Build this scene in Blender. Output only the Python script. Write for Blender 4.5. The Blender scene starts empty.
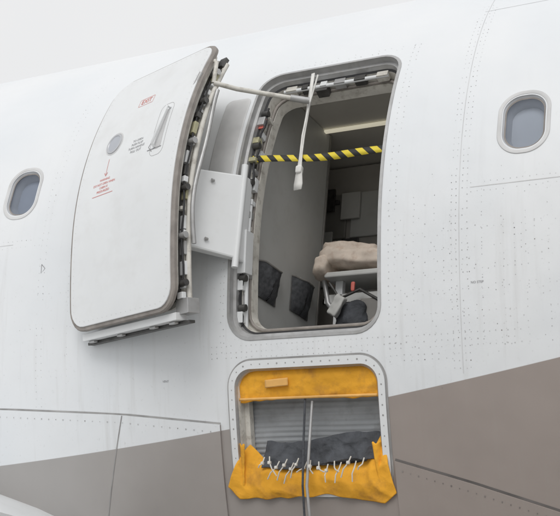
import bpy, bmesh, math, random
import numpy as np
from mathutils import Vector, Matrix, noise as mnoise
random.seed(7)
R=1.5; Z0=3.49
# ------------------------------------------------------------------ fuselage section
DS=0.005
def build_prof():
    up=np.arange(0,2.36,DS); yu=[-R];zu=[0.];tu=[0.]
    for s in up[1:]:
        t=s/R;tm=(s-DS/2)/R
        yu.append(yu[-1]+math.sin(tm)*DS);zu.append(zu[-1]+math.cos(tm)*DS);tu.append(t)
    def th(s):
        if s>-0.15:return s/R
        if s>-1.3:return -0.1+(s+0.15)*0.45/R
        return max(-math.pi/2,-0.445+(s+1.3)/1.375)
    dn=-np.arange(0,2.86,DS);yd=[-R];zd=[0.];td=[0.]
    for s in dn[1:]:
        tm=th(s+DS/2);yd.append(yd[-1]-math.sin(tm)*DS);zd.append(zd[-1]-math.cos(tm)*DS);td.append(th(s))
    S=np.concatenate([dn[::-1],up[1:]]);Y=np.array(yd[::-1]+yu[1:]);Z=np.array(zd[::-1]+zu[1:]);T=np.array(td[::-1]+tu[1:])
    return S,Y,Z,T
PS,PY,PZ,PT=build_prof()
SMIN,SMAX=PS[0],PS[-1]
def prof(s):
    return float(np.interp(s,PS,PY)),float(np.interp(s,PS,PZ)),float(np.interp(s,PS,PT))
def P(x,s,o=0.):
    y,z,t=prof(s)
    return Vector((x,y-o*math.cos(t),z+o*math.sin(t)+Z0))
DY=.3066;DT=Vector((-.736,-.192,.035))
def D(x,s,o=0.):   # open door: same skin curvature, swung on its arm
    y,z,t=prof(s);y=y-o*math.cos(t)+R;z+=o*math.sin(t)
    c,n=math.cos(DY),math.sin(DY)
    return Vector((x*c+y*n+DT.x,-x*n+y*c+DT.y-R,z+DT.z+Z0))
# ------------------------------------------------------------------ materials
def nodes(m):
    m.use_nodes=True;nt=m.node_tree;return nt,nt.nodes,nt.links
def mat(name,col,rough=.5,metal=0.,var=.08,scale=8.,bump=0.,bscale=60.,coat=0.,dirt=None,dirt_amt=0.,spec=.5):
    m=bpy.data.materials.new(name);nt,N,L=nodes(m);b=N['Principled BSDF']
    tc=N.new('ShaderNodeTexCoord');no=N.new('ShaderNodeTexNoise');no.inputs['Scale'].default_value=scale;no.inputs['Detail'].default_value=3
    L.new(tc.outputs['Object'],no.inputs['Vector'])
    cr=N.new('ShaderNodeValToRGB');cr.color_ramp.elements[0].position=.3;cr.color_ramp.elements[1].position=.7
    cr.color_ramp.elements[0].color=(*[c*(1-var) for c in col],1);cr.color_ramp.elements[1].color=(*[min(1,c*(1+var)) for c in col],1)
    L.new(no.outputs['Fac'],cr.inputs['Fac']);out=cr.outputs['Color']
    if dirt:
        n2=N.new('ShaderNodeTexNoise');n2.inputs['Scale'].default_value=scale*2.3;n2.inputs['Detail'].default_value=4;n2.inputs['Roughness'].default_value=.65;L.new(tc.outputs['Object'],n2.inputs['Vector'])
        r2=N.new('ShaderNodeValToRGB');r2.color_ramp.elements[0].position=.5;r2.color_ramp.elements[1].position=.75
        r2.color_ramp.elements[1].color=(dirt_amt,)*3+(1,);r2.color_ramp.elements[0].color=(0,0,0,1);L.new(n2.outputs['Fac'],r2.inputs['Fac'])
        mx=N.new('ShaderNodeMixRGB');L.new(r2.outputs['Color'],mx.inputs['Fac']);L.new(out,mx.inputs['Color1']);mx.inputs['Color2'].default_value=(*dirt,1);out=mx.outputs['Color']
    L.new(out,b.inputs['Base Color']);b.inputs['Roughness'].default_value=rough;b.inputs['Metallic'].default_value=metal
    b.inputs['Coat Weight'].default_value=coat;b.inputs['Specular IOR Level'].default_value=spec
    if bump:
        n3=N.new('ShaderNodeTexNoise');n3.inputs['Scale'].default_value=bscale;n3.inputs['Detail'].default_value=3;L.new(tc.outputs['Object'],n3.inputs['Vector'])
        bp=N.new('ShaderNodeBump');bp.inputs['Strength'].default_value=bump;bp.inputs['Distance'].default_value=.01;L.new(n3.outputs['Fac'],bp.inputs['Height']);L.new(bp.outputs['Normal'],b.inputs['Normal'])
    return m
def skin_mat():
    m=bpy.data.materials.new('fuselage_paint');nt,N,L=nodes(m);b=N['Principled BSDF']
    uv=N.new('ShaderNodeUVMap');uv.uv_map='xs';sp=N.new('ShaderNodeSeparateXYZ');L.new(uv.outputs['UV'],sp.inputs[0])
    def M(op,a,c=None,clamp=False):
        n=N.new('ShaderNodeMath');n.operation=op;n.use_clamp=clamp
        for i,v in enumerate((a,c)):
            if v is None:continue
            if isinstance(v,(int,float)):n.inputs[i].default_value=v
            else:L.new(v,n.inputs[i])
        return n.outputs[0]
    x,s=sp.outputs[0],sp.outputs[1]
    xc=M('MINIMUM',M('MAXIMUM',x,-3.),4.)
    band=M('ADD',M('ADD',M('MULTIPLY',x,.152),-.846),M('MULTIPLY',M('MULTIPLY',xc,xc),.02))
    fac=M('MULTIPLY',M('SUBTRACT',band,s),400.,True)
    def noise(sx,ss,det=3,ro=.5):
        mp=N.new('ShaderNodeMapping');mp.inputs['Scale'].default_value=(sx,ss,1);L.new(uv.outputs['UV'],mp.inputs['Vector'])
        n=N.new('ShaderNodeTexNoise');n.inputs['Scale'].default_value=1;n.inputs['Detail'].default_value=det;n.inputs['Roughness'].default_value=ro;L.new(mp.outputs[0],n.inputs['Vector']);return n.outputs['Fac']
    def ramp(f,p0,p1,c0,c1):
        r=N.new('ShaderNodeValToRGB');e=r.color_ramp.elements;e[0].position=p0;e[1].position=p1;e[0].color=(*c0,1);e[1].color=(*c1,1);L.new(f,r.inputs['Fac']);return r.outputs['Color']
    def mix(f,a,c,bt='MIX'):
        n=N.new('ShaderNodeMixRGB');n.blend_type=bt
        for i,v in zip(('Fac','Color1','Color2'),(f,a,c)):
            if isinstance(v,(int,float)):n.inputs[i].default_value=v
            elif isinstance(v,tuple):n.inputs[i].default_value=(*v,1)
            else:L.new(v,n.inputs[i])
        return n.outputs[0]
    white=ramp(noise(1.6,1.2),.35,.65,(.735,.76,.785),(.785,.80,.815))
    bx=M('MULTIPLY',M('ADD',x,1.2),.6,True)
    brown=mix(bx,(.385,.37,.36),(.345,.297,.272))
    brown=mix(.6,brown,ramp(noise(3,2.2),.3,.7,(.85,.85,.85),(1,1,1)),'MULTIPLY')
    col=mix(fac,white,brown)
    st=ramp(noise(26,1.6,4,.6),.54,.78,(0,0,0),(.22,.22,.22))
    low=M('MULTIPLY',M('SUBTRACT',.6,s),.8,True)
    col=mix(M('MULTIPLY',st,low),col,(.36,.34,.31))
    sk=ramp(noise(60,45,3,.7),.62,.74,(0,0,0),(.24,.24,.24))
    col=mix(M('MULTIPLY',sk,low),col,(.35,.34,.33))
    L.new(col,b.inputs['Base Color']);b.inputs['Roughness'].default_value=.42;b.inputs['Coat Weight'].default_value=.15;b.inputs['Coat Roughness'].default_value=.16
    n=noise(5,3.5,2);bp=N.new('ShaderNodeBump');bp.inputs['Strength'].default_value=.4;bp.inputs['Distance'].default_value=.02;L.new(n,bp.inputs['Height']);L.new(bp.outputs['Normal'],b.inputs['Normal'])
    return m
M_skin=skin_mat()
M_white=mat('white_paint',(.76,.775,.785),.42,var=.03,scale=3,dirt=(.5,.48,.45),dirt_amt=.16)
M_dirtywhite=mat('dirty_white_paint',(.66,.64,.59),.5,var=.10,scale=14,dirt=(.22,.19,.15),dirt_amt=.6)
M_alu=mat('bare_aluminium',(.46,.46,.46),.45,metal=.5,var=.12,scale=14,dirt=(.25,.23,.2),dirt_amt=.3)
M_seal=mat('grey_rubber_seal',(.27,.245,.225),.6,var=.2,scale=20)
M_black=mat('black_rubber',(.025,.025,.027),.6)
M_dark=mat('dark_metal',(.09,.088,.085),.45,metal=.4,var=.3,scale=25)
M_primer=mat('green_primer',(.46,.44,.28),.55,var=.2,scale=20,dirt=(.2,.17,.1),dirt_amt=.6)
M_line=mat('panel_sealant',(.33,.325,.32),.6,var=.25,scale=12)
M_faint=mat('faint_sealant',(.60,.60,.60),.5,var=.12,scale=9)
M_rivet=mat('rivet_heads',(.50,.50,.50),.5,var=.30,scale=5)
M_rivet2=mat('rivet_heads_band',(.22,.20,.19),.5,var=.3,scale=5)
M_wall=mat('cabin_wall_laminate',(.60,.605,.59),.5,var=.04,scale=4,dirt=(.4,.38,.35),dirt_amt=.25)
M_ceil=mat('cabin_ceiling',(.68,.66,.61),.55,var=.05,scale=4)
M_galley=mat('galley_laminate',(.46,.44,.41),.45,var=.1,scale=6)
M_galley2=mat('galley_laminate_dark',(.25,.24,.225),.45,var=.15,scale=6)
M_darkint=mat('dark_interior',(.12,.118,.115),.7)
M_carpet=mat('carpet',(.20,.20,.21),.95)
M_pouch=mat('dark_mesh_pouch',(.085,.088,.095),.85,var=.35,scale=60)
M_paper=mat('paper_card',(.6,.6,.58),.7)
M_cush=mat('beige_cushion',(.72,.62,.53),.8,var=.12,scale=14,bump=.4,bscale=25,dirt=(.45,.3,.22),dirt_amt=.5)
M_orange=mat('orange_canvas',(.84,.41,.04),.85,var=.14,scale=5,bump=.25,bscale=45,dirt=(.42,.20,.05),dirt_amt=.8,spec=.25)
M_orange2=mat('orange_canvas_faded',(.80,.45,.14),.8,var=.12,scale=9,bump=.2,bscale=45)
M_greycloth=mat('grey_ribbed_liner',(.38,.40,.42),.75,var=.14,scale=8,dirt=(.2,.2,.2),dirt_amt=.4)
M_darkcloth=mat('dark_canvas',(.07,.075,.085),.85,var=.3,scale=20,bump=.6,bscale=60)
M_cord=mat('white_cord',(.65,.63,.58),.8,var=.1)
M_red=mat('red_marking',(.64,.15,.12),.5,var=.1)
M_ink=mat('grey_lettering',(.28,.28,.29),.5,var=.1)
M_shade=mat('window_shade',(.62,.62,.62),.5,var=.03)
M_shade2=mat('window_shade_grey',(.44,.46,.50),.5,var=.05)
M_frame=mat('window_frame_paint',(.50,.51,.53),.4,metal=.2,var=.06)
M_strap=mat('white_webbing',(.74,.73,.70),.8,var=.08,scale=30)
def glass():
    m=bpy.data.materials.new('window_acrylic');nt,N,L=nodes(m)
    g=N.new('ShaderNodeBsdfGlossy');g.inputs['Roughness'].default_value=.06;g.inputs['Color'].default_value=(.9,.93,1,1)
    t=N.new('ShaderNodeBsdfTransparent');t.inputs['Color'].default_value=(.80,.84,.90,1)
    f=N.new('ShaderNodeFresnel');f.inputs['IOR'].default_value=1.5
    mx=N.new('ShaderNodeMixShader');L.new(f.outputs[0],mx.inputs[0]);L.new(t.outputs[0],mx.inputs[1]);L.new(g.outputs[0],mx.inputs[2])
    L.new(mx.outputs[0],N['Material Output'].inputs['Surface']);return m
M_glass=glass()
def tape_mat():
    m=bpy.data.materials.new('hazard_stripes');nt,N,L=nodes(m);b=N['Principled BSDF']
    uv=N.new('ShaderNodeUVMap');uv.uv_map='xs';sp=N.new('ShaderNodeSeparateXYZ');L.new(uv.outputs[0],sp.inputs[0])
    a=N.new('ShaderNodeMath');a.operation='ADD';L.new(sp.outputs[0],a.inputs[0]);L.new(sp.outputs[1],a.inputs[1])
    d=N.new('ShaderNodeMath');d.operation='DIVIDE';L.new(a.outputs[0],d.inputs[0]);d.inputs[1].default_value=.062
    f=N.new('ShaderNodeMath');f.operation='FRACT';L.new(d.outputs[0],f.inputs[0])
    g=N.new('ShaderNodeMath');g.operation='GREATER_THAN';L.new(f.outputs[0],g.inputs[0]);g.inputs[1].default_value=.5
    mx=N.new('ShaderNodeMixRGB');L.new(g.outputs[0],mx.inputs[0]);mx.inputs[1].default_value=(.78,.62,.05,1);mx.inputs[2].default_value=(.03,.03,.03,1)
    L.new(mx.outputs[0],b.inputs['Base Color']);b.inputs['Roughness'].default_value=.6;return m
M_tape=tape_mat()
def lamp_mat():
    m=bpy.data.materials.new('lit_lamp_cover');nt,N,L=nodes(m);b=N['Principled BSDF']
    b.inputs['Base Color'].default_value=(.7,.68,.55,1);b.inputs['Emission Color'].default_value=(1,.93,.72,1);b.inputs['Emission Strength'].default_value=.42
    return m
M_lamp=lamp_mat()
# ------------------------------------------------------------------ mesh helpers
SC=bpy.context.scene
def empty(name,loc=(0,0,0)):
    e=bpy.data.objects.new(name,None);e.location=loc;SC.collection.objects.link(e);return e
def mesh(name,V,F,m,parent=None,smooth=True,UV=None,bevel=0,mats=None,midx=None):
    me=bpy.data.meshes.new(name);me.from_pydata([tuple(v) for v in V],[],F);me.update()
    if UV is not None:
        ul=me.uv_layers.new(name='xs')
        for l in me.loops: ul.data[l.index].uv=UV[l.vertex_index]
    for mm in (mats or [m]):me.materials.append(mm)
    if midx:
        for p,i in zip(me.polygons,midx):p.material_index=i
    for p in me.polygons:p.use_smooth=smooth
    o=bpy.data.objects.new(name,me);SC.collection.objects.link(o)
    if parent:
        o.parent=parent;o.matrix_parent_inverse=Matrix.Translation(-parent.location)
    if bevel:
        md=o.modifiers.new('b','BEVEL');md.width=bevel;md.segments=2
    return o
def rr(cx,cs,w,h,r,n=160):
    a,b=w/2-r,h/2-r;q=math.pi*r/2
    tot=4*(a+b)+4*q;pts=[]
    for i in range(n):
        d=tot*i/n
        if d<b: pts.append((cx+w/2,cs+d));continue
        d-=b
        if d<q: t=d/r;pts.append((cx+a+r*math.cos(t),cs+b+r*math.sin(t)));continue
        d-=q
        if d<2*a: pts.append((cx+a-d,cs+h/2));continue
        d-=2*a
        if d<q: t=math.pi/2+d/r;pts.append((cx-a+r*math.cos(t),cs+b+r*math.sin(t)));continue
        d-=q
        if d<2*b: pts.append((cx-w/2,cs+b-d));continue
        d-=2*b
        if d<q: t=math.pi+d/r;pts.append((cx-a+r*math.cos(t),cs-b+r*math.sin(t)));continue
        d-=q
        if d<2*a: pts.append((cx-a+d,cs-h/2));continue
        d-=2*a
        if d<q: t=1.5*math.pi+d/r;pts.append((cx+a+r*math.cos(t),cs-b+r*math.sin(t)));continue
        d-=q
        pts.append((cx+w/2,cs-b+d))
    return pts
def loft(name,loops,m,parent,F=P,cap=False,smooth=True,mats=None,seg_mats=None,autos=False):
    n=160;V=[];UV=[];Q=[];mi=[]
    for (cx,cs,w,h,r,o) in loops:
        for (x,s) in rr(cx,cs,w,h,r,n):V.append(F(x,s,o));UV.append((x,s))
    for k in range(len(loops)-1):
        for i in range(n):
            j=(i+1)%n;Q.append((k*n+i,k*n+j,(k+1)*n+j,(k+1)*n+i));mi.append(seg_mats[k] if seg_mats else 0)
    if cap:
        cx,cs,w,h,r,o=loops[-1];base=(len(loops)-1)*n;lp=rr(cx,cs,w,h,r,n);K=14
        for k in range(1,K):
            f=1-k/K
            for (x,s) in lp:
                X,S_=cx+(x-cx)*f,cs+(s-cs)*f;V.append(F(X,S_,o));UV.append((X,S_))
            nb=len(V)-n
            for i in range(n):
                j=(i+1)%n;Q.append((base+i,base+j,nb+j,nb+i));mi.append(seg_mats[-1] if seg_mats else 0)
            base=nb
        V.append(F(cx,cs,o));UV.append((cx,cs))
        for i in range(n):Q.append((base+i,base+(i+1)%n,len(V)-1));mi.append(seg_mats[-1] if seg_mats else 0)
    ob=mesh(name,V,Q,m,parent,smooth,UV,mats=mats,midx=mi if seg_mats else None)
    if autos:
        sharp(ob,35)
    return ob
def sharp(ob,deg=35):
    me=ob.data;bm=bmesh.new();bm.from_mesh(me)
    for e in bm.edges:
        if len(e.link_faces)==2 and e.calc_face_angle(0)>math.radians(deg):e.smooth=False
    bm.to_mesh(me);bm.free()
def ribbon(name,pts,width,m,parent,o=.0008,F=P,step=.03):
    Q=[]
    for a,b in zip(pts[:-1],pts[1:]):
        L=math.dist(a,b);n=max(1,int(L/step))
        for i in range(n):Q.append((a[0]+(b[0]-a[0])*i/n,a[1]+(b[1]-a[1])*i/n))
    Q.append(pts[-1]);V=[]
    for i,q in enumerate(Q):
        a=Q[max(0,i-1)];b=Q[min(len(Q)-1,i+1)];dx,ds=b[0]-a[0],b[1]-a[1];l=math.hypot(dx,ds) or 1
        nx,ns=-ds/l*width/2,dx/l*width/2
        V+=[F(q[0]+nx,q[1]+ns,o),F(q[0]-nx,q[1]-ns,o)]
    Fc=[(2*i,2*i+1,2*i+3,2*i+2) for i in range(len(Q)-1)]
    return mesh(name,V,Fc,m,parent)
def tube(name,pts,r,m,parent,res=8,taper=None):
    V=[];F=[];n=len(pts);pts=[Vector(p) for p in pts];prev=None
    for i,p in enumerate(pts):
        t=(pts[min(n-1,i+1)]-pts[max(0,i-1)]).normalized()
        if prev is None:
            a=t.cross(Vector((0,0,1)));a=a if a.length>.1 else t.cross(Vector((0,1,0)));a.normalize()
        else:
            a=(prev-t*prev.dot(t)).normalized()
        prev=a;b=t.cross(a);rr_=r*(taper[i] if taper else 1)
        for k in range(res):
            an=2*math.pi*k/res;V.append(p+a*math.cos(an)*rr_+b*math.sin(an)*rr_)
    for i in range(n-1):
        for k in range(res):
            k2=(k+1)%res;F.append((i*res+k,i*res+k2,(i+1)*res+k2,(i+1)*res+k))
    F.append(tuple(range(res))[::-1]);F.append(tuple((n-1)*res+k for k in range(res)))
    o=mesh(name,V,F,m,parent);sharp(o,50);return o
BOXF=[(0,1,3,2),(4,6,7,5),(0,4,5,1),(2,3,7,6),(0,2,6,4),(1,5,7,3)]
def sbox(name,x0,x1,s0,s1,o0,o1,m,parent,F=P,bevel=.002):
    V=[F(x,s,o) for x in(x0,x1) for s in(s0,s1) for o in(o0,o1)]
    return mesh(name,V,BOXF,m,parent,False,bevel=bevel)
def wbox(name,x0,x1,y0,y1,z0,z1,m,parent,bevel=.002,rot=0):
    V=[Vector((x,y,z+Z0)) for x in(x0,x1) for y in(y0,y1) for z in(z0,z1)]
    if rot:
        c=sum(V,Vector())/8;Rm=Matrix.Rotation(rot,3,'Z');V=[c+Rm@(v-c) for v in V]
    return mesh(name,V,BOXF,m,parent,False,bevel=bevel)
def recalc(ob):
    bm=bmesh.new();bm.from_mesh(ob.data);bmesh.ops.recalc_face_normals(bm,faces=bm.faces);bm.to_mesh(ob.data);bm.free()
def bulkhead(name,x0,x1,yin,z0,z1,inset,m,parent):
    """cross-cabin wall whose outboard edge follows the fuselage wall"""
    pts=[(yin,z0+Z0)]
    for i in range(60):
        v=P(0,-.66+1.6*i/59,-inset)
        if z0+Z0<v.z<z1+Z0:pts.append((v.y,v.z))
    v=min((abs(P(0,s,-inset).z-(z0+Z0)),P(0,s,-inset).y) for s in np.linspace(-.8,-.3,50));pts.insert(1,(v[1],z0+Z0))
    v=min((abs(P(0,s,-inset).z-(z1+Z0)),P(0,s,-inset).y) for s in np.linspace(.4,1.0,60));pts.append((v[1],z1+Z0))
    pts.append((yin,z1+Z0));n=len(pts)
    V=[Vector((x0,y,z)) for y,z in pts]+[Vector((x1,y,z)) for y,z in pts]
    F=[tuple(range(n)),tuple(range(n,2*n))[::-1]]+[(i,(i+1)%n,n+(i+1)%n,n+i) for i in range(n)]
    o=mesh(name,V,F,m,parent,False);recalc(o);return o
def text(name,body,size,cx,cs,m,parent,F=P,o=.001,rot=0):
    cu=bpy.data.curves.new(name,'FONT');cu.body=body;cu.size=size;cu.align_x='CENTER';cu.align_y='CENTER';cu.resolution_u=3
    ob=bpy.data.objects.new('tmp',cu);SC.collection.objects.link(ob);dg=bpy.context.evaluated_depsgraph_get()
    me=bpy.data.meshes.new_from_object(ob.evaluated_get(dg));bpy.data.objects.remove(ob)
    for v in me.vertices:
        x,y=v.co.x,v.co.y;c,s_=math.cos(rot),math.sin(rot);v.co=F(cx+x*c-y*s_,cs+x*s_+y*c,o)
    me.materials.clear();me.materials.append(m);o2=bpy.data.objects.new(name,me);SC.collection.objects.link(o2);o2.parent=parent
    o2.matrix_parent_inverse=Matrix.Translation(-parent.location);return o2
# ------------------------------------------------------------------ fuselage skin
fus=empty('airliner_fuselage',(0,0,Z0))
DOOR=dict(c=(0,.0635),w=.637,h=1.221,r=.095)
HAT=dict(c=(.005,-.895),w=.60,h=.45,r=.07)
WIN=[(-1.455,.198),(.868,.198),(-2.28,.198),(1.69,.198)]
G=.02
def snap(v):return round(v/G)*G
def rng(a,b,n):return list(np.linspace(a,b,n,endpoint=False))
xs=rng(-15,-2.7,60)+list(np.arange(-2.7,2.2001,G))+rng(2.2,10,40)[1:]+[10.]
ss=rng(SMIN,-1.40,40)+list(np.arange(-1.40,1.0001,G))+rng(1.0,SMAX,40)[1:]+[SMAX]
xs=[float(snap(v)) if -2.71<v<2.21 else float(v) for v in xs];ss=[float(snap(v)) if -1.41<v<1.01 else float(v) for v in ss]
def scl(x):
    if x<-11:return max(.02,math.sqrt(max(0,1-((-11-x)/4.02)**2)))
    if x>7:return max(.02,math.sqrt(max(0,1-((x-7)/3.02)**2)))
    return 1.
def PF(x,s,o=0):
    v=P(x,s,o);k=scl(x)
    if k<1:v.y*=k;v.z=Z0+(v.z-Z0)*k
    return v
holes=[(DOOR['c'],DOOR['w'],DOOR['h'],DOOR['r'],.06)]+[(HAT['c'],HAT['w'],HAT['h'],HAT['r'],.05)]+[(w,.160,.230,.07,.04) for w in WIN]
def idx(arr,v):return int(np.argmin([abs(a-v) for a in arr]))
V=[];UV=[];Fc=[];nx,ns=len(xs),len(ss)
vid={}
for i,x in enumerate(xs):
    for j,s in enumerate(ss):
        vid[(i,j)]=len(V);V.append(PF(x,s));UV.append((x,s))
rects=[]
for (c,w,h,r,mg) in holes:
    rects.append((idx(xs,c[0]-w/2-mg),idx(xs,c[0]+w/2+mg),idx(ss,c[1]-h/2-mg),idx(ss,c[1]+h/2+mg)))
for i in range(nx-1):
    for j in range(ns-1):
        if any(a<=i<b and c<=j<d for a,b,c,d in rects):continue
        Fc.append((vid[i,j],vid[i+1,j],vid[i+1,j+1],vid[i,j+1]))
for (c,w,h,r,mg),(a,b,cc,d) in zip(holes,rects):
    jm=(cc+d)//2;B=[(b,j) for j in range(jm,d)]+[(i,d) for i in range(b,a,-1)]+[(a,j) for j in range(d,cc,-1)]+[(i,cc) for i in range(a,b)]+[(b,j) for j in range(cc,jm)]
    n=len(B);H=rr(c[0],c[1],w,h,r,n);K=3;rings=[[vid[q] for q in B]]
    for k in range(1,K+1):
        f=k/K;ring=[]
        for q,hh in zip(B,H):
            x=xs[q[0]]*(1-f)+hh[0]*f;s=ss[q[1]]*(1-f)+hh[1]*f;ring.append(len(V));V.append(PF(x,s));UV.append((x,s))
        rings.append(ring)
    for k in range(K):
        for i in range(n):
            j=(i+1)%n;Fc.append((rings[k][i],rings[k][j],rings[k+1][j],rings[k+1][i]))
sub=[0]+list(range(4,ns-1,6))+[ns-1];sx=list(range(0,nx,3))+([nx-1] if (nx-1)%3 else [])
g={}
for i in sx:
    for j in sub:
        v=PF(xs[i],ss[j]);g[i,j]=len(V);V.append(Vector((v.x,-v.y,v.z)));UV.append((xs[i],ss[j]))
for a,b in zip(sx[:-1],sx[1:]):
    for c,d in zip(sub[:-1],sub[1:]):Fc.append((g[a,c],g[a,d],g[b,d],g[b,c]))
sk=mesh('skin',V,Fc,M_skin,fus,True,UV)
def seam(x):
    return float(np.interp(x,[-12,-3,-1.486,-.85,-.353,.312,.627,.936,2,3.5,9],[-.72,-.74,-.789,-.827,-.879,-1.013,-1.104,-1.203,-1.55,-1.95,-2.3]))
def fairing(name,x0,x1):
    X=[x0+(x1-x0)*i/120 for i in range(121)];K=40;V=[];UV=[];F=[]
    for x in X:
        s0=seam(x)
        for k in range(K+2):
            if k==0:s,o=s0,0.
            else:s=s0+(SMIN-s0)*(k-1)/K;o=.009
            V.append(P(x,s,o));UV.append((x,s))
    for i in range(120):
        for k in range(K+1):
            a=i*(K+2)+k;F.append((a,a+1,a+K+3,a+K+2))
    e=0 if abs(x0)<abs(x1) else 120
    for k in range(1,K+1):
        x=X[e];s0=seam(x);i0=len(V);V.append(P(x,s0+(SMIN-s0)*(k-1)/K,0));V.append(P(x,s0+(SMIN-s0)*k/K,0));UV+=[(x,-2),(x,-2)]
        a=e*(K+2)+k;F.append((a,a+1,i0+1,i0))
    o=mesh(name,V,F,M_skin,fus,True,UV);sharp(o,40)
fairing('belly_fairing_forward',-11,-.372);fairing('belly_fairing_aft',.352,7)
L=[(-11+i*.2,seam(-11+i*.2)+.004) for i in range(53)]+[(-.372,seam(-.372)+.004)]
ribbon('fairing_edge_sealant_forward',L,.007,M_line,fus,.0012)
M_dkline=mat('dark_gap_sealant',(.14,.13,.125),.7,var=.3,scale=9)
L=[(.352+i*.1,seam(.352+i*.1)+.005) for i in range(60)]
ribbon('fairing_edge_sealant_aft',L,.009,M_dkline,fus,.0012)
ribbon('fairing_joint',[(-.835,-.83),(-.944,-1.24),(-1.02,-1.6)],.0045,M_line,fus,.0105)
ribbon('lap_joint_aft',[(.676,-.046),(2.2,-.05),(6.5,-.05)],.003,M_faint,fus)
ribbon('lap_joint_upper',[(.62,.90),(6.5,.90)],.002,M_faint,fus)
ribbon('lap_joint_forward',[(-10,-.06),(-1.45,-.06)],.002,M_faint,fus)
ribbon('butt_joint_aft',[(.635,1.8),(.635,-.72)],.0018,M_faint,fus)
# rivets
RV=[];RF=[];RM=[]
def rivet(x,s,o=.0008,r=.0028,dk=.05):
    b=len(RV);r*=random.uniform(.65,1.15)
    for k in range(6):
        a=k*math.pi/3;RV.append(P(x+r*math.cos(a),s+r*math.sin(a),o))
    RF.append(tuple(range(b,b+6)));RM.append(1 if (s<-.846+.152*x+.02*x*x or random.random()<dk) else 0)
def rline(x0,s0,x1,s1,sp=.028,o=.0008,r=.0022,drop=.06,jit=.0012):
    n=max(1,int(math.hypot(x1-x0,s1-s0)/sp))
    for i in range(n+1):
        if random.random()<drop:continue
        f=i/n;rivet(x0+(x1-x0)*f+random.gauss(0,jit),s0+(s1-s0)*f+random.gauss(0,jit),o,r)
for dx in (-.03,-.012,.012,.03): rline(.635+dx,.95,.635+dx,-.70,.026,r=.0019,drop=.12)
for dx in (-.014,.014): rline(-1.27+dx,.95,-1.27+dx,-.78,.03,r=.0018,drop=.2)
for x in (.36,.385): rline(x,.72,x,-.6,.026,r=.0021,drop=.1)
for x in (.46,.54,.72,.80,.88,.96,1.05,1.15): rline(x,.9 if x>1 else -.06,x,-.62,.024,r=.0016,drop=.35)
for x in (-1.62,-1.72,-1.12,-1.9): rline(x,-.08,x,-.72,.03,r=.0016,drop=.3)
for s in (-.575,-.6,-.62): rline(-.40,s,.85,s,.022,r=.0021,drop=.12)
for s in (-.645,-.665): rline(.36,s,.6,s,.026,drop=.15)
for s in (-.5,-.42,-.35,-.27,-.2): rline(.40,s,1.4,s,.024,r=.0016,drop=.35)
for s in (.705,.725): rline(-.36,s,.36,s,.026,r=.0018,drop=.25)
for s in (-.03,-.064): rline(.68,s,2.1,s,.024,r=.0018,drop=.2)
for s in (-.045,-.075): rline(-2.6,s,-1.3,s,.026,r=.0016,drop=.2)
for s in (-.45,-.3): rline(-2.3,s,-1.1,s,.03,r=.0016,drop=.35)
for x in (-.36,-.345): rline(x,.05,x,-.56,.026,r=.0019,drop=.1)
for _ in range(110):
    rivet(round(random.uniform(.40,.95)/.024)*.024,round(random.gauss(-.36,.16)/.024)*.024,r=.0020)
for i in range(120):
    x=-2.6+i*.019
    if x<-.4 and i%2:rivet(x,seam(x)-.03,.0105,.0028)
for i in range(70):
    x=.38+i*.03;rivet(x,seam(x)-.028,.0105,.0028)
mesh('rivets',RV,RF,None,fus,False,mats=[M_rivet,M_rivet2],midx=RM)
# small placards on the skin
ribbon('skin_mark_forward',[(-1.275,-.165),(-1.255,-.185),(-1.275,-.205),(-1.275,-.165)],.003,M_ink,fus,.001)
for k,(xx,sv,t) in enumerate(((.70,-.40,'NO STEP'),(-.62,-.70,'VENT'))):
    text('skin_stencil_%d'%k,t,.012,xx,sv,M_ink,fus,P,.0016)
# ------------------------------------------------------------------ door opening surround
dc=DOOR['c'];dw,dh,dr=DOOR['w'],DOOR['h'],DOOR['r']
loft('door_aperture_edge',[(*dc,dw+.022,dh+.022,dr+.011,.0006),(*dc,dw+.018,dh+.018,dr+.009,.003),(*dc,dw-.004,dh-.004,dr-.002,.003),(*dc,dw-.004,dh-.004,dr-.002,-.025),
  (*dc,dw-.03,dh-.03,dr-.012,-.027),(*dc,dw-.034,dh-.034,dr-.012,-.05)],M_alu,fus,autos=True)
loft('door_aperture_jamb',[(*dc,dw-.034,dh-.034,dr-.012,-.048),(*dc,dw-.05,dh-.05,dr-.02,-.055),(*dc,dw-.052,dh-.052,dr-.02,-.10),(*dc,dw-.085,dh-.085,dr-.03,-.105),(*dc,dw-.088,dh-.088,dr-.03,-.15),(*dc,dw+.02,dh+.02,dr,-.152)],M_primer,fus,autos=True,mats=[M_primer,M_dirtywhite,M_black],seg_mats=[2,1,1,1,1])
lp=rr(*dc,dw-.07,dh-.07,dr-.02,120);tube('door_seal',[P(x,s,-.098) for x,s in lp]+[P(*lp[0],-.098)],.007,M_seal,fus)
jb=-dw/2
s=-.48;i=0
while s<.50:
    h=random.choice([.02,.03,.045,.06]);mm=random.choice([M_dirtywhite,M_white,M_white,M_primer,M_dark,M_alu])
    d=random.uniform(.012,.03);oo=random.choice([-.035,-.06,-.075])
    sbox('jamb_fitting_%d'%i,jb+.012,jb+.02+d,s,s+h,oo-.03,oo,mm,fus);s+=h+random.uniform(.008,.05);i+=1
x=-.23
while x<.24:
    w=random.choice([.02,.03,.05]);mm=random.choice([M_dirtywhite,M_dark,M_white,M_alu])
    sbox('lintel_fitting_%d'%i,x,x+w,.62,.65,-.085,-.05,mm,fus);x+=w+random.uniform(.02,.06);i+=1
tube('lintel_tube',[P(-.24,.628,-.06),P(.24,.628,-.06)],.009,M_white,fus)
tube('jamb_torque_tube',[P(jb+.035,-.5+i*.05,-.07) for i in range(12)],.010,M_white,fus)
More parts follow.
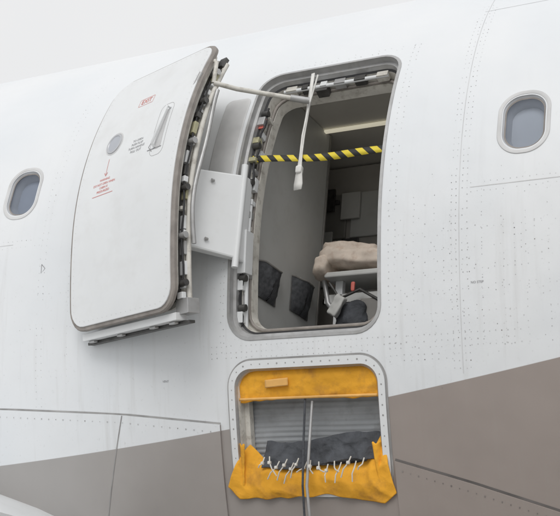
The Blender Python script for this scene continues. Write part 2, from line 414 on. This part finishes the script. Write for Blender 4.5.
tube('jamb_cable',[P(jb+.04+.006*math.sin(i*1.3),.1+i*.03,-.05) for i in range(15)],.005,M_black,fus)
tube('jamb_bonding_wire',[P(jb+.03+.010*math.sin(i*.9),-.5+i*.022,-.04) for i in range(14)],.003,M_black,fus,6)
for k,sv in enumerate((-.42,-.30,.12,.30,.48)):
    tube('jamb_roller_%d'%k,[P(jb+.022,sv,-.045),P(jb+.05,sv,-.045)],.014,M_dark,fus,12)
sbox('jamb_latch_plate',jb+.012,jb+.05,-.28,-.10,-.09,-.03,M_white,fus)
sbox('red_placard',jb+.018,jb+.046,.40,.45,-.05,-.046,M_red,fus,bevel=0)
loft('forward_doubler_plate',[(-.405,.33,.12,.44,.03,.0008),(-.405,.33,.115,.435,.03,.003)],M_faint,fus,cap=True)
# ------------------------------------------------------------------ interior vestibule
cab=empty('cabin_vestibule',(0,-.9,Z0))
bulkhead('partition_wall',-.372,-.337,-.684,-.56,.69,.10,M_wall,cab)
wbox('partition_edge_trim',-.376,-.330,-.682,-.670,-.56,.69,M_galley2,cab,.002)
wbox('ceiling_panel',-1.2,.5,-1.20,-.74,.695,.715,M_ceil,cab)
wbox('ceiling_panel_inner',-1.2,.5,-.72,-.10,.70,.72,M_ceil,cab)
wbox('ceiling_joint',-.8,.5,-1.005,-.998,.690,.694,M_galley2,cab,0)
wbox('floor_panel',-1.2,.5,-1.36,-.10,-.60,-.57,M_carpet,cab)
bulkhead('aft_wall',.39,.42,-.12,-.57,.69,.06,M_wall,cab)
wbox('aisle_end_wall',-1.2,-1.17,-1.15,-.12,-.57,.69,M_galley,cab)
wbox('lamp_cover_strip',-.50,.36,-.745,-.720,.680,.693,M_lamp,cab,.004)
gal=empty('galley_unit',(0,-.4,Z0))
wbox('carcass',-1.15,.385,-.32,-.15,-.57,.69,M_galley,gal)
k=0
for zc,hh in ((-.40,.26),(-.11,.26),(.16,.22),(.42,.24)):
    for xc in (-.80,-.52,-.24,.04,.27):
        wbox('locker_door_%d'%k,xc-.128,xc+.128 if xc<.2 else .384,-.337,-.32,zc-hh/2,zc+hh/2,(M_galley,M_galley2,M_wall)[k%3],gal,.006)
        wbox('latch_%d'%k,xc+.04,xc+.09,-.350,-.338,zc+hh/2-.06,zc+hh/2-.035,M_dark,gal,.003)
        if k%2==0: wbox('label_%d'%k,xc-.09,xc-.02,-.341,-.338,zc-.02,zc+.06,M_paper,gal,0)
        k+=1
for k,(xc,zc,ww,hh,mm) in enumerate(((-.50,.50,.10,.12,M_dark),(-.36,.46,.10,.14,M_paper),(-.49,.28,.08,.10,M_paper),(-.35,.25,.09,.07,M_dark))):
    wbox('notice_%d'%k,xc-ww/2,xc+ww/2,-.365,-.352,zc-hh/2,zc+hh/2,mm,gal,.002)
def pouch(name,y0,y1,z0,z1):
    e=empty(name,(-.33,(y0+y1)/2,Z0+z0));x=-.335
    V=[];F=[];n=20
    for i in range(n+1):
        f=i/n;y=y0+(y1-y0)*f
        for j in range(11):
            g=j/10;sag=.016*math.sin(math.pi*f)+.006*mnoise.noise(Vector((f*5,y0*9,0)))
            z=z0+(z1-z0)*g;b=.004+.05*math.sin(math.pi*f)**.6*(.35+.65*g)*min(1,(g*6+.15))+.006*mnoise.noise(Vector((f*6,g*5,y0*7)))
            V.append(Vector((x+max(.003,b),y+ (.012*(1-g) if f<.5 else -.012*(1-g)),z+Z0-sag*g)))
    for i in range(n):
        for j in range(10):a=i*11+j;F.append((a,a+1,a+12,a+11))
    mesh('pocket_front',V,F,M_pouch,e)
    tube('elastic_hem',[V[i*11+10] for i in range(n+1)],.004,M_galley2,e,6)
    wbox('pocket_back',x+.0005,x+.004,y0+.004,y1-.004,z0,z1+.004,M_darkint,e,.001)
    wbox('safety_card',x+.008,x+.014,y0+.06,y1-.05,z1-.1,z1+.012,M_paper,e,0)
pouch('literature_pouch',-1.245,-1.065,-.295,-.145);pouch('literature_pouch',-.945,-.765,-.265,-.11)
seat=empty('folding_crew_seat',(-.1,-.75,Z0-.3))
def cushion(name,x0,x1,y0,y1,z0,z1,m,par,puff=.02,seed=0,tilt=0):
    bm=bmesh.new();bmesh.ops.create_cube(bm,size=1);bmesh.ops.subdivide_edges(bm,edges=bm.edges,cuts=11,use_grid_fill=True)
    C=Vector(((x0+x1)/2,(y0+y1)/2,(z0+z1)/2+Z0));ext=Vector((x1-x0,y1-y0,z1-z0));Rt=Matrix.Rotation(tilt,3,'Y')
    for v in bm.verts:
        c=v.co.copy();l=c.normalized()
        q=[abs(2*t) for t in c];d=1/max(1e-6,(q[0]**5+q[1]**5+q[2]**5)**.2)*max(q)
        c=c*d;wv=Vector((c.x*ext.x,c.y*ext.y,c.z*ext.z));nz=mnoise.noise(wv*14+Vector((seed*3.1,0,0)))+.6*mnoise.noise(wv*34+Vector((0,seed,0)))
        v.co=C+Rt@(wv+l*nz*puff*1.6)
    me=bpy.data.meshes.new(name);bm.to_mesh(me);bm.free();me.materials.append(m)
    for p in me.polygons:p.use_smooth=True
    o=bpy.data.objects.new(name,me);SC.collection.objects.link(o);o.parent=par;o.matrix_parent_inverse=Matrix.Translation(-par.location);return o
cushion('seat_cushion',-.27,.16,-.88,-.64,-.055,.030,M_cush,seat,.010,1,.12)
cushion('head_rest',-.265,.02,-.86,-.68,.005,.068,M_cush,seat,.013,2,.10)
cushion('cushion_side_bolster',-.275,-.20,-.89,-.65,-.09,.01,M_cush,seat,.008,6)
wbox('seat_pan',-.22,.14,-.86,-.65,-.10,-.075,M_wall,seat,.006)
wbox('seat_frame_upright',-.19,-.155,-.80,-.77,-.57,-.09,M_white,seat)
wbox('seat_frame_upright_aft',.06,.09,-.80,-.77,-.57,-.09,M_white,seat)
wbox('seat_frame_cross',-.24,.10,-.80,-.775,-.20,-.16,M_wall,seat)
tube('seat_link',[(-.25,-.8,Z0-.08),(-.22,-.8,Z0-.2),(-.12,-.79,Z0-.33),(-.02,-.78,Z0-.40)],.012,M_alu,seat)
tube('seat_spring',[(-.20,-.84,Z0-.12),(-.14,-.85,Z0-.2),(-.05,-.84,Z0-.16),(.05,-.84,Z0-.22)],.007,M_dark,seat)
cushion('harness_bag',-.16,.0,-.88,-.74,-.38,-.22,M_darkcloth,seat,.014,4)
cushion('harness_strap_roll',-.15,-.10,-.92,-.88,-.30,-.20,M_paper,seat,.010,5,.5)
cushion('red_tag',-.06,-.045,-.91,-.90,-.19,-.15,M_red,seat,.002,8)
wbox('stowage_base',-.05,.3,-.84,-.6,-.57,-.20,M_galley2,seat,.01)
# ------------------------------------------------------------------ barrier strap and hanging strap
bar=empty('hazard_barrier_strap',(0,-1.43,Z0+.2))
V=[];UV=[];F=[];n=40
for i in range(n+1):
    f=i/n;x=-.305+.60*f;z=.232-.038*f-.012*math.sin(math.pi*f);y=-1.425-.006*math.sin(f*9);tw=.25*math.sin(f*7)
    for j,w in enumerate((-.0150,.0150)):
        V.append(Vector((x,y+w*tw,z+w+Z0)));UV.append((x,w))
for i in range(n):F.append((2*i,2*i+1,2*i+3,2*i+2))
o=mesh('webbing',V,F,M_tape,bar,True,UV);md=o.modifiers.new('s','SOLIDIFY');md.thickness=.003
sbox('end_clip',-.315,-.292,.205,.255,-.09,-.06,M_dark,bar)
sbox('end_clip_aft',.292,.315,.17,.22,-.09,-.06,M_dark,bar)
hs=empty('hanging_pull_strap',(-.07,-1.43,Z0+.3))
V=[];F=[]
pz=[.60,.5,.4,.3,.22,.17,.13,.09,.065];pw=[.009,.009,.008,.008,.008,.011,.017,.022,.020]
for i,(z,w) in enumerate(zip(pz,pw)):
    x=-.06-.012*(i/8);y=-1.40-.03*min(1,i/3)+.004*math.sin(i)
    V+=[Vector((x-w*.9,y,z+Z0)),Vector((x+w*.9,y-.004,z+Z0))]
for i in range(8):F.append((2*i,2*i+1,2*i+3,2*i+2))
o=mesh('strap',V,F,M_strap,hs);md=o.modifiers.new('s','SOLIDIFY');md.thickness=.004
cushion('strap_knot',-.083,-.057,-1.445,-1.42,.135,.165,M_strap,hs,.003,3)
tube('strap_second_leg',[(-.048,-1.385,Z0+.60),(-.058,-1.42,Z0+.45),(-.066,-1.44,Z0+.3),(-.070,-1.44,Z0+.16)],.004,M_strap,hs)
sbox('anchor',-.085,-.035,.60,.64,-.10,-.06,M_dark,hs)
# ------------------------------------------------------------------ open door
door=empty('open_cabin_door',(DT.x,DT.y-R,Z0))
w,h,r=.683,1.221,.095;c0=(0,.0635)
loft('outer_skin',[(*c0,w-.036,h-.036,r-.014,-.006),(*c0,w-.036,h-.036,r-.014,.0),(*c0,w-.040,h-.040,r-.016,.0015)],M_white,door,F=D,cap=True,autos=True)
loft('edge_seal',[(*c0,w-.044,h-.044,r-.016,-.004),(*c0,w-.008,h-.008,r,-.004),(*c0,w,h,r,-.009),(*c0,w,h,r,-.022),(*c0,w-.03,h-.03,r,-.026)],M_seal,door,F=D,autos=True)
loft('door_structure',[(*c0,w-.03,h-.03,r,-.024),(*c0,w-.032,h-.032,r,-.04),(*c0,w-.06,h-.06,r,-.042),(*c0,w-.06,h-.06,r,-.07),(*c0,w-.035,h-.035,r,-.072),(*c0,w-.035,h-.035,r,-.085),(*c0,w-.09,h-.09,r-.02,-.095)],M_dirtywhite,door,F=D,cap=True,autos=True,mats=[M_dirtywhite,M_dark,M_primer],seg_mats=[0,1,1,0,0,0,0])
s=-.50;i=0
while s<.60:
    hh=random.choice([.015,.025,.04,.055]);mm=random.choice([M_dirtywhite,M_white,M_dark,M_white,M_primer,M_alu])
    oo=random.choice([-.045,-.06]);d=random.uniform(.0,.016)
    sbox('edge_fitting_%d'%i,w/2-.035,w/2-.012+d,s,s+hh,oo-.02,oo,mm,door,F=D);s+=hh+random.uniform(.004,.035);i+=1
tube('edge_bulb_seal',[D(w/2-.004,-.5+.05*i,-.082) for i in range(23)],.011,M_dirtywhite,door)
tube('edge_guide_rail',[D(w/2+.014,-.28+.04*k,-.095+.012*math.sin(k*.4)) for k in range(19)],.009,M_alu,door)
tube('edge_cable',[D(w/2-.005+.006*math.sin(k),-.45+.04*k,-.052) for k in range(24)],.004,M_black,door)
for k,sv in enumerate((-.44,-.25,-.05,.16,.36,.52)):
    tube('latch_roller_%d'%k,[D(w/2-.03,sv,-.055),D(w/2+.014,sv,-.055)],.013,M_alu if k%2 else M_dark,door,12)
sbox('lower_edge_beam',-w/2+.05,w/2-.03,-.582,-.552,-.085,-.03,M_white,door,F=D)
sbox('lower_edge_strip',-w/2+.03,w/2-.0,-.596,-.584,-.10,-.07,M_dark,door,F=D)
sbox('lower_corner_bracket',w/2-.05,w/2+.02,-.56,-.50,-.11,-.05,M_alu,door,F=D)
for k,xx in enumerate((-.27,-.08,.13,.25)):
    sbox('lower_fitting_%d'%k,xx,xx+.035,-.592,-.583,-.065,-.045,M_alu,door,F=D)
pc=(-.135,.255)
loft('observation_window',[(*pc,.098,.098,.0489,.002),(*pc,.094,.094,.0469,.006),(*pc,.080,.080,.0399,.006),(*pc,.074,.074,.0369,.003)],M_frame,door,F=D,autos=True)
loft('observation_window_pane',[(*pc,.074,.074,.0369,.0032)],M_shade2,door,F=D,cap=True)
loft('observation_window_rim',[(*pc,.112,.112,.0559,.0018),(*pc,.108,.108,.0539,.0025),(*pc,.099,.099,.0494,.0025)],M_faint,door,F=D)
hc=(.185,.235)
loft('handle_recess_outline',[(*hc,.085,.25,.03,.0020),(*hc,.082,.247,.0285,.0020)],M_line,door,F=D)
loft('handle_pan',[(hc[0],hc[1]+.0,.045,.19,.02,.0022),(hc[0],hc[1],.041,.186,.018,.0024)],M_faint,door,F=D,cap=True)
tube('door_handle',[D(hc[0]+.02,.33,.003),D(hc[0]+.018,.33,.018),D(hc[0]+.008,.25,.02),D(hc[0]-.012,.16,.02),D(hc[0]-.014,.15,.003)],.006,M_white,door)
ribbon('handle_arrow',[(hc[0]-.03,.20),(hc[0]-.055,.16),(hc[0]-.03,.135)],.0035,M_ink,door,.003,D)
ribbon('handle_flap_line',[(hc[0]-.06,.145),(hc[0]+.03,.145)],.0035,M_ink,door,.003,D)
text('exit_lettering','EXIT',.034,-.005,.44,M_red,door,D,.0026)
loft('exit_placard_outline',[(-.005,.44,.098,.040,.005,.0022),(-.005,.44,.095,.037,.004,.0022)],M_red,door,F=D)
for k,(t,sv) in enumerate((('TO OPEN',.222),('PUSH FLAP',.205),('TURN HANDLE',.188),('PULL OUT',.171))):
    text('opening_instructions_%d'%k,t,.0155,.04,sv,M_ink,door,D,.0026)
for k,(t,sv) in enumerate((('WARNING',.085),('DO NOT OPEN WHEN',.066),('CABIN IS',.049),('PRESSURIZED',.032))):
    text('warning_lettering_%d'%k,t,.0145,-.14,sv,M_red,door,D,.0026)
ribbon('warning_arrow',[(-.14,.18),(-.14,.105)],.002,M_red,door,.0026,D)
ribbon('warning_arrow_head',[(-.15,.115),(-.14,.100),(-.13,.115)],.003,M_red,door,.0028,D)
ribbon('warning_underline',[(-.21,.015),(-.07,.015)],.002,M_red,door,.0026,D)
# fasteners round the door skin
RV=[];RF=[]
for x,s in rr(*c0,w-.075,h-.075,r-.03,110):
    b=len(RV)
    for k in range(6):a=k*math.pi/3;RV.append(D(x+.0018*math.cos(a),s+.0018*math.sin(a),.0022))
    RF.append(tuple(range(b,b+6)))
mesh('door_rivets',RV,RF,M_faint,door,False)
arm=empty('door_hinge_arm',(-.36,-1.58,Z0))
V=[Vector(v)+Vector((0,0,Z0)) for v in [(-.275,-1.44,-.235),(-.275,-1.44,.125),(-.275,-1.50,-.235),(-.275,-1.50,.125),(-.50,-1.66,-.215),(-.50,-1.66,.105),(-.47,-1.71,-.215),(-.47,-1.71,.105)]]
o=mesh('arm_beam',V,BOXF,M_white,arm,False,bevel=.008);recalc(o)
tube('arm_pivot_pin',[(-.285,-1.5,Z0-.27),(-.285,-1.5,Z0+.17)],.014,M_white,arm,14)
tube('arm_pivot_pin_outer',[(-.455,-1.70,Z0-.26),(-.455,-1.70,Z0+.15)],.013,M_alu,arm,14)
for k,zz in enumerate((-.18,.07)):
    tube('arm_bolt_%d'%k,[(-.36,-1.60,Z0+zz),(-.365,-1.612,Z0+zz)],.006,M_alu,arm,10)
rod=empty('door_stay_rod',(-.2,-1.55,Z0+.46))
tube('rod',[(-.37,-1.67,Z0+.475),(-.30,-1.60,Z0+.470),(-.07,-1.45,Z0+.455)],.010,M_dirtywhite,rod,10)
tube('rod_end',[(-.115,-1.48,Z0+.458),(-.05,-1.437,Z0+.455)],.014,M_alu,rod,10)
tube('rod_link',[(-.37,-1.67,Z0+.475),(-.36,-1.68,Z0+.56),(-.40,-1.66,Z0+.60)],.009,M_dirtywhite,rod,8)
tube('guide_bar',[(-.40,-1.72,Z0+.50),(-.45,-1.73,Z0+.36),(-.47,-1.74,Z0+.22),(-.465,-1.73,Z0+.10),(-.44,-1.72,Z0+.0)],.010,M_alu,rod,8)
# ------------------------------------------------------------------ windows
def window(cx,cs,shade):
    e=empty('cabin_window',P(cx,cs))
    loft('outer_bezel',[(cx,cs,.198,.272,.090,.0004),(cx,cs,.194,.268,.088,.0030),(cx,cs,.176,.248,.078,.0030),(cx,cs,.168,.240,.075,.001)],M_faint,e,autos=True)
    loft('frame',[(cx,cs,.170,.242,.075,.0012),(cx,cs,.160,.230,.07,-.004),(cx,cs,.148,.216,.064,-.012)],M_frame,e,autos=True)
    loft('gasket',[(cx,cs,.150,.218,.064,-.010),(cx,cs,.140,.208,.06,-.011)],M_seal,e)
    loft('acrylic_pane',[(cx,cs,.143,.211,.061,-.011)],M_glass,e,cap=True)
    loft('inner_reveal',[(cx,cs,.152,.220,.064,-.016),(cx,cs,.128,.192,.055,-.040),(cx,cs,.120,.184,.052,-.055)],M_shade,e,autos=True)
    loft('shade',[(cx,cs,.124,.188,.053,-.053)],shade,e,cap=True)
for k,(cx,cs) in enumerate(WIN): window(cx,cs,M_shade2 if k in(0,2) else M_shade)
# ------------------------------------------------------------------ lower service hatch
hat=empty('service_hatch_opening',P(.005,-.895))
hc=HAT['c'];hw,hh,hr=HAT['w'],HAT['h'],HAT['r']
loft('hatch_frame',[(*hc,hw+.065,hh+.075,hr+.035,.0005),(*hc,hw+.060,hh+.07,hr+.032,.008),(*hc,hw+.006,hh+.006,hr,.008),(*hc,hw-.01,hh-.01,hr,-.004),(*hc,hw-.012,hh-.012,hr,-.05),(*hc,hw-.05,hh-.05,hr-.02,-.052),(*hc,hw-.052,hh-.052,hr-.02,-.08)],M_white,hat,autos=True,mats=[M_white,M_alu,M_dirtywhite],seg_mats=[1,0,1,2,2,2])
lp=rr(*hc,hw+.032,hh+.04,hr+.018,56)
RV=[];RF=[];RM=[]
for x,s in lp:rivet(x,s,.0088,.0034)
mesh('frame_screws',RV,RF,M_line,hat,False)
loft('frame_outline',[(*hc,hw+.076,hh+.086,hr+.04,.0013),(*hc,hw+.064,hh+.074,hr+.035,.0013)],M_line,hat)
V=[];F=[];n=60;NJ=90
for i in range(n+1):
    x=-.33+.68*i/n
    for j in range(NJ+1):
        s=-1.16+.52*j/NJ
        V.append(P(x,s,-.085-.0025*math.sin(j*2*math.pi/3.6+.5*mnoise.noise(Vector((x*4,0,0))))-.02*math.sin(math.pi*i/n)+.012*mnoise.noise(Vector((x*6,s*7,0)))))
for i in range(n):
    for j in range(NJ):a=i*(NJ+1)+j;F.append((a,a+1,a+NJ+2,a+NJ+1))
mesh('ribbed_liner',V,F,M_greycloth,hat)
loft('hold_wall',[(*hc,hw-.03,hh-.03,hr,-.06),(*hc,hw+.04,hh+.04,hr,-.20)],M_greycloth,hat)
cur=empty('orange_hatch_curtain',P(.005,-.9))
def cloth(name,fn,m,par,nu=90,nv=26,th=.003):
    V=[];F=[]
    for i in range(nu+1):
        for j in range(nv+1):V.append(fn(i/nu,j/nv))
    for i in range(nu):
        for j in range(nv):a=i*(nv+1)+j;F.append((a,a+1,a+nv+2,a+nv+1))
    o=mesh(name,V,F,m,par);md=o.modifiers.new('s','SOLIDIFY');md.thickness=th
    return o
def crease(x,s,k=9,seed=0.):
    v=Vector((x*k,s*k*1.3,seed));return (1-abs(mnoise.noise(v))*2.2)**2*.5+.3*(1-abs(mnoise.noise(v*2.3))*2)
def top_roll(u,v):
    x=-.292+.590*u
    s=-.672-.115*v-(.004*math.sin(u*9+1)+.006*mnoise.noise(Vector((u*14,0,0)))+.006*(2*u-1)**2)*v
    fold=.010*min(1,v*4)-.008*v
    return P(x,s,-.026+fold+.007*crease(x,s,8,1)*min(1,v*3)+.003*mnoise.noise(Vector((x*40,s*12,0))))
cloth('upper_padding',top_roll,M_orange,cur)
def hemf(u,v):
    x=-.288+.582*u;s=-.778-.010*v;return P(x,s,-.012+.007*crease(x,s,8,1)+.0015)
cloth('upper_padding_hem',hemf,M_orange2,cur,90,2,.002)
def patch_top(u,v):
    x=-.17+.10*u;s=-.712-.03*v+.006*u;return P(x,s,-.006+.004*math.sin(u*3.1))
cloth('faded_patch',patch_top,M_orange2,cur,10,6,.002)
def lower(u,v):
    e=abs(2*u-1)
    a=-.262+.565*u; b=-.352+.70*u; x=a+(b-a)*v**.8
    st=-1.015-.028*math.sin(math.pi*u)**.8+.10*max(0,e-.72)/.28*(1 if u>.5 else .55)+.006*mnoise.noise(Vector((u*15,1,0)))
    sbm=-1.150-.012*math.sin(u*7+.6)-.014*mnoise.noise(Vector((u*9,3,0)))+.040*max(0,e-.86)/.14-.018*u
    s=st+(sbm-st)*v
    o=-.028+.050*math.sin(min(1,v*1.25)*math.pi*.5)-.014*v*v+.015*crease(x,s,6,4)*min(1,v*3+.2)+.005*mnoise.noise(Vector((x*34,s*15,7)))
    return P(x,s,o)
cloth('lower_flap',lower,M_orange,cur,130,40)
def side(sg):
    def f(u,v):
        x0=sg*.300+.005;s=-.955-.17*u+.004*math.sin(v*9)
        return P(x0-sg*.034*v*(1-.5*u),s,-.012+.026*math.sin(math.pi*v*.6)+.006*crease(x0+v*.05,s,12,9))
    return f
cloth('side_flap_forward',side(-1),M_orange,cur,26,8);cloth('side_flap_aft',side(1),M_orange,cur,26,8)
def dk(u,v):
    x=-.20+.485*u;s=-.950+.022*u-.012*math.sin(u*6)-.095*v+.006*mnoise.noise(Vector((u*12,0,0)));return P(x,s,-.055+.05*v+.020*crease(x,s,9,2))
cloth('dark_inner_flap',dk,M_darkcloth,cur)
for k in range(15):
    u=(k+.5)/15+random.uniform(-.02,.02);x=-.19+.45*u;s0=-1.02-.02*math.sin(u*math.pi)+random.uniform(-.012,.012);l=random.uniform(.012,.055);dx=random.uniform(-.035,.035)
    tube('lacing_cord_%d'%k,[P(x-dx*.2,s0+.02,.03),P(x,s0,.045),P(x+dx*.5,s0-l*.4,.062),P(x+dx,s0-l,.058)],.0026,M_cord,cur,6)
    if random.random()<.5:
        c=P(x,s0,.048);cushion('lacing_knot_%d'%k,c.x-.006,c.x+.006,c.y-.006,c.y+.006,c.z-.006-Z0,c.z+.006-Z0,M_cord,cur,.0015,k)
pr=empty('hatch_support_rod',P(.02,-.95))
tube('rod',[P(.018,-.80,-.03),P(.02,-.95,.02),P(.022,-1.10,.075),P(.024,-1.35,.09)],.006,M_alu,pr)
tube('pull_cord',[P(-.006,-.78,-.02),P(.0,-.95,.03),P(.006,-1.10,.078),P(-.004,-1.35,.09)],.0045,M_darkcloth,pr)
# ------------------------------------------------------------------ wing root
wing=empty('wing',(-2,-3,Z0-1.2))
sec=[(-.93,-1.31),(-1.3,-1.18),(-1.9,-1.02),(-2.7,-.94),(-3.5,-1.0),(-3.9,-1.14),(-3.7,-1.24),(-2.7,-1.34),(-1.7,-1.38),(-.93,-1.335)]
V=[];F=[];ys=[-1.15,-1.6,-2.5,-5,-10];n=len(sec)
for y in ys:
    k=(y+1.15)/-8.85
    for x,z in sec:V.append(Vector((-3.0+(x+3.0)*(1-.5*k)+ -2.2*k*.2,y,Z0+z+.5*k)))
for a in range(len(ys)-1):
    for i in range(n):j=(i+1)%n;F.append((a*n+i,a*n+j,(a+1)*n+j,(a+1)*n+i))
F.append(tuple(range(n)));F.append(tuple((len(ys)-1)*n+i for i in range(n))[::-1])
o=mesh('wing_panel',V,F,M_white,wing);recalc(o);sharp(o,30)
# ------------------------------------------------------------------ ground
gm=mat('concrete_apron',(.36,.355,.34),.85,var=.12,scale=.6)
mesh('ground',[(-900,-900,0),(900,-900,0),(900,900,0),(-900,900,0)],[(0,1,2,3)],gm,None,False)
# ------------------------------------------------------------------ camera
psi,e,ro=.5177,.3422,.09
fw=Vector((-math.sin(psi)*math.cos(e),math.cos(psi)*math.cos(e),math.sin(e)))
r0=Vector((math.cos(psi),math.sin(psi),0));u0=r0.cross(fw)
rt=r0*math.cos(ro)+u0*math.sin(ro);up=-r0*math.sin(ro)+u0*math.cos(ro)
cam=bpy.data.cameras.new('camera');cam.sensor_width=36;cam.lens=1193.34/560*36;cam.clip_end=3000;cam.clip_start=.05
co=bpy.data.objects.new('camera',cam);SC.collection.objects.link(co)
co.matrix_world=Matrix((( rt.x,up.x,-fw.x,2.0611),(rt.y,up.y,-fw.y,-5.2677),(rt.z,up.z,-fw.z,-1.7934+Z0),(0,0,0,1)));SC.camera=co
# ------------------------------------------------------------------ overcast light
az_dir=Vector((.15,-.85,.68)).normalized()   # towards the sun
sun=bpy.data.lights.new('sun','SUN');sun.energy=1.2;sun.angle=math.radians(30);sun.color=(1,.985,.96)
so=bpy.data.objects.new('sun',sun);SC.collection.objects.link(so);so.rotation_euler=az_dir.to_track_quat('Z','Y').to_euler();so.location=(0,-5,20)
W=bpy.data.worlds.new('World');SC.world=W;W.use_nodes=True;nt=W.node_tree;N=nt.nodes;L=nt.links
bg=N['Background'];sky=N.new('ShaderNodeTexSky');sky.sky_type='NISHITA';sky.sun_disc=False
sky.sun_elevation=math.asin(az_dir.z);sky.sun_rotation=math.atan2(az_dir.x,az_dir.y)
bg.inputs['Strength'].default_value=.10
hsv=N.new('ShaderNodeHueSaturation');hsv.inputs['Saturation'].default_value=.2;L.new(sky.outputs[0],hsv.inputs['Color'])
tc=N.new('ShaderNodeTexCoord');no=N.new('ShaderNodeTexNoise');no.inputs['Scale'].default_value=2.2;no.inputs['Detail'].default_value=3;L.new(tc.outputs['Generated'],no.inputs['Vector'])
cr=N.new('ShaderNodeValToRGB');cr.color_ramp.elements[0].position=.3;cr.color_ramp.elements[1].position=.7
cr.color_ramp.elements[0].color=(8.6,8.65,8.75,1);cr.color_ramp.elements[1].color=(9.2,9.22,9.25,1)
L.new(no.outputs['Fac'],cr.inputs['Fac'])
mx=N.new('ShaderNodeMixRGB');mx.inputs[0].default_value=.9;L.new(hsv.outputs[0],mx.inputs[1]);L.new(cr.outputs[0],mx.inputs[2]);L.new(mx.outputs[0],bg.inputs['Color'])
SC.view_settings.view_transform='Standard';SC.view_settings.look='None';SC.view_settings.exposure=0
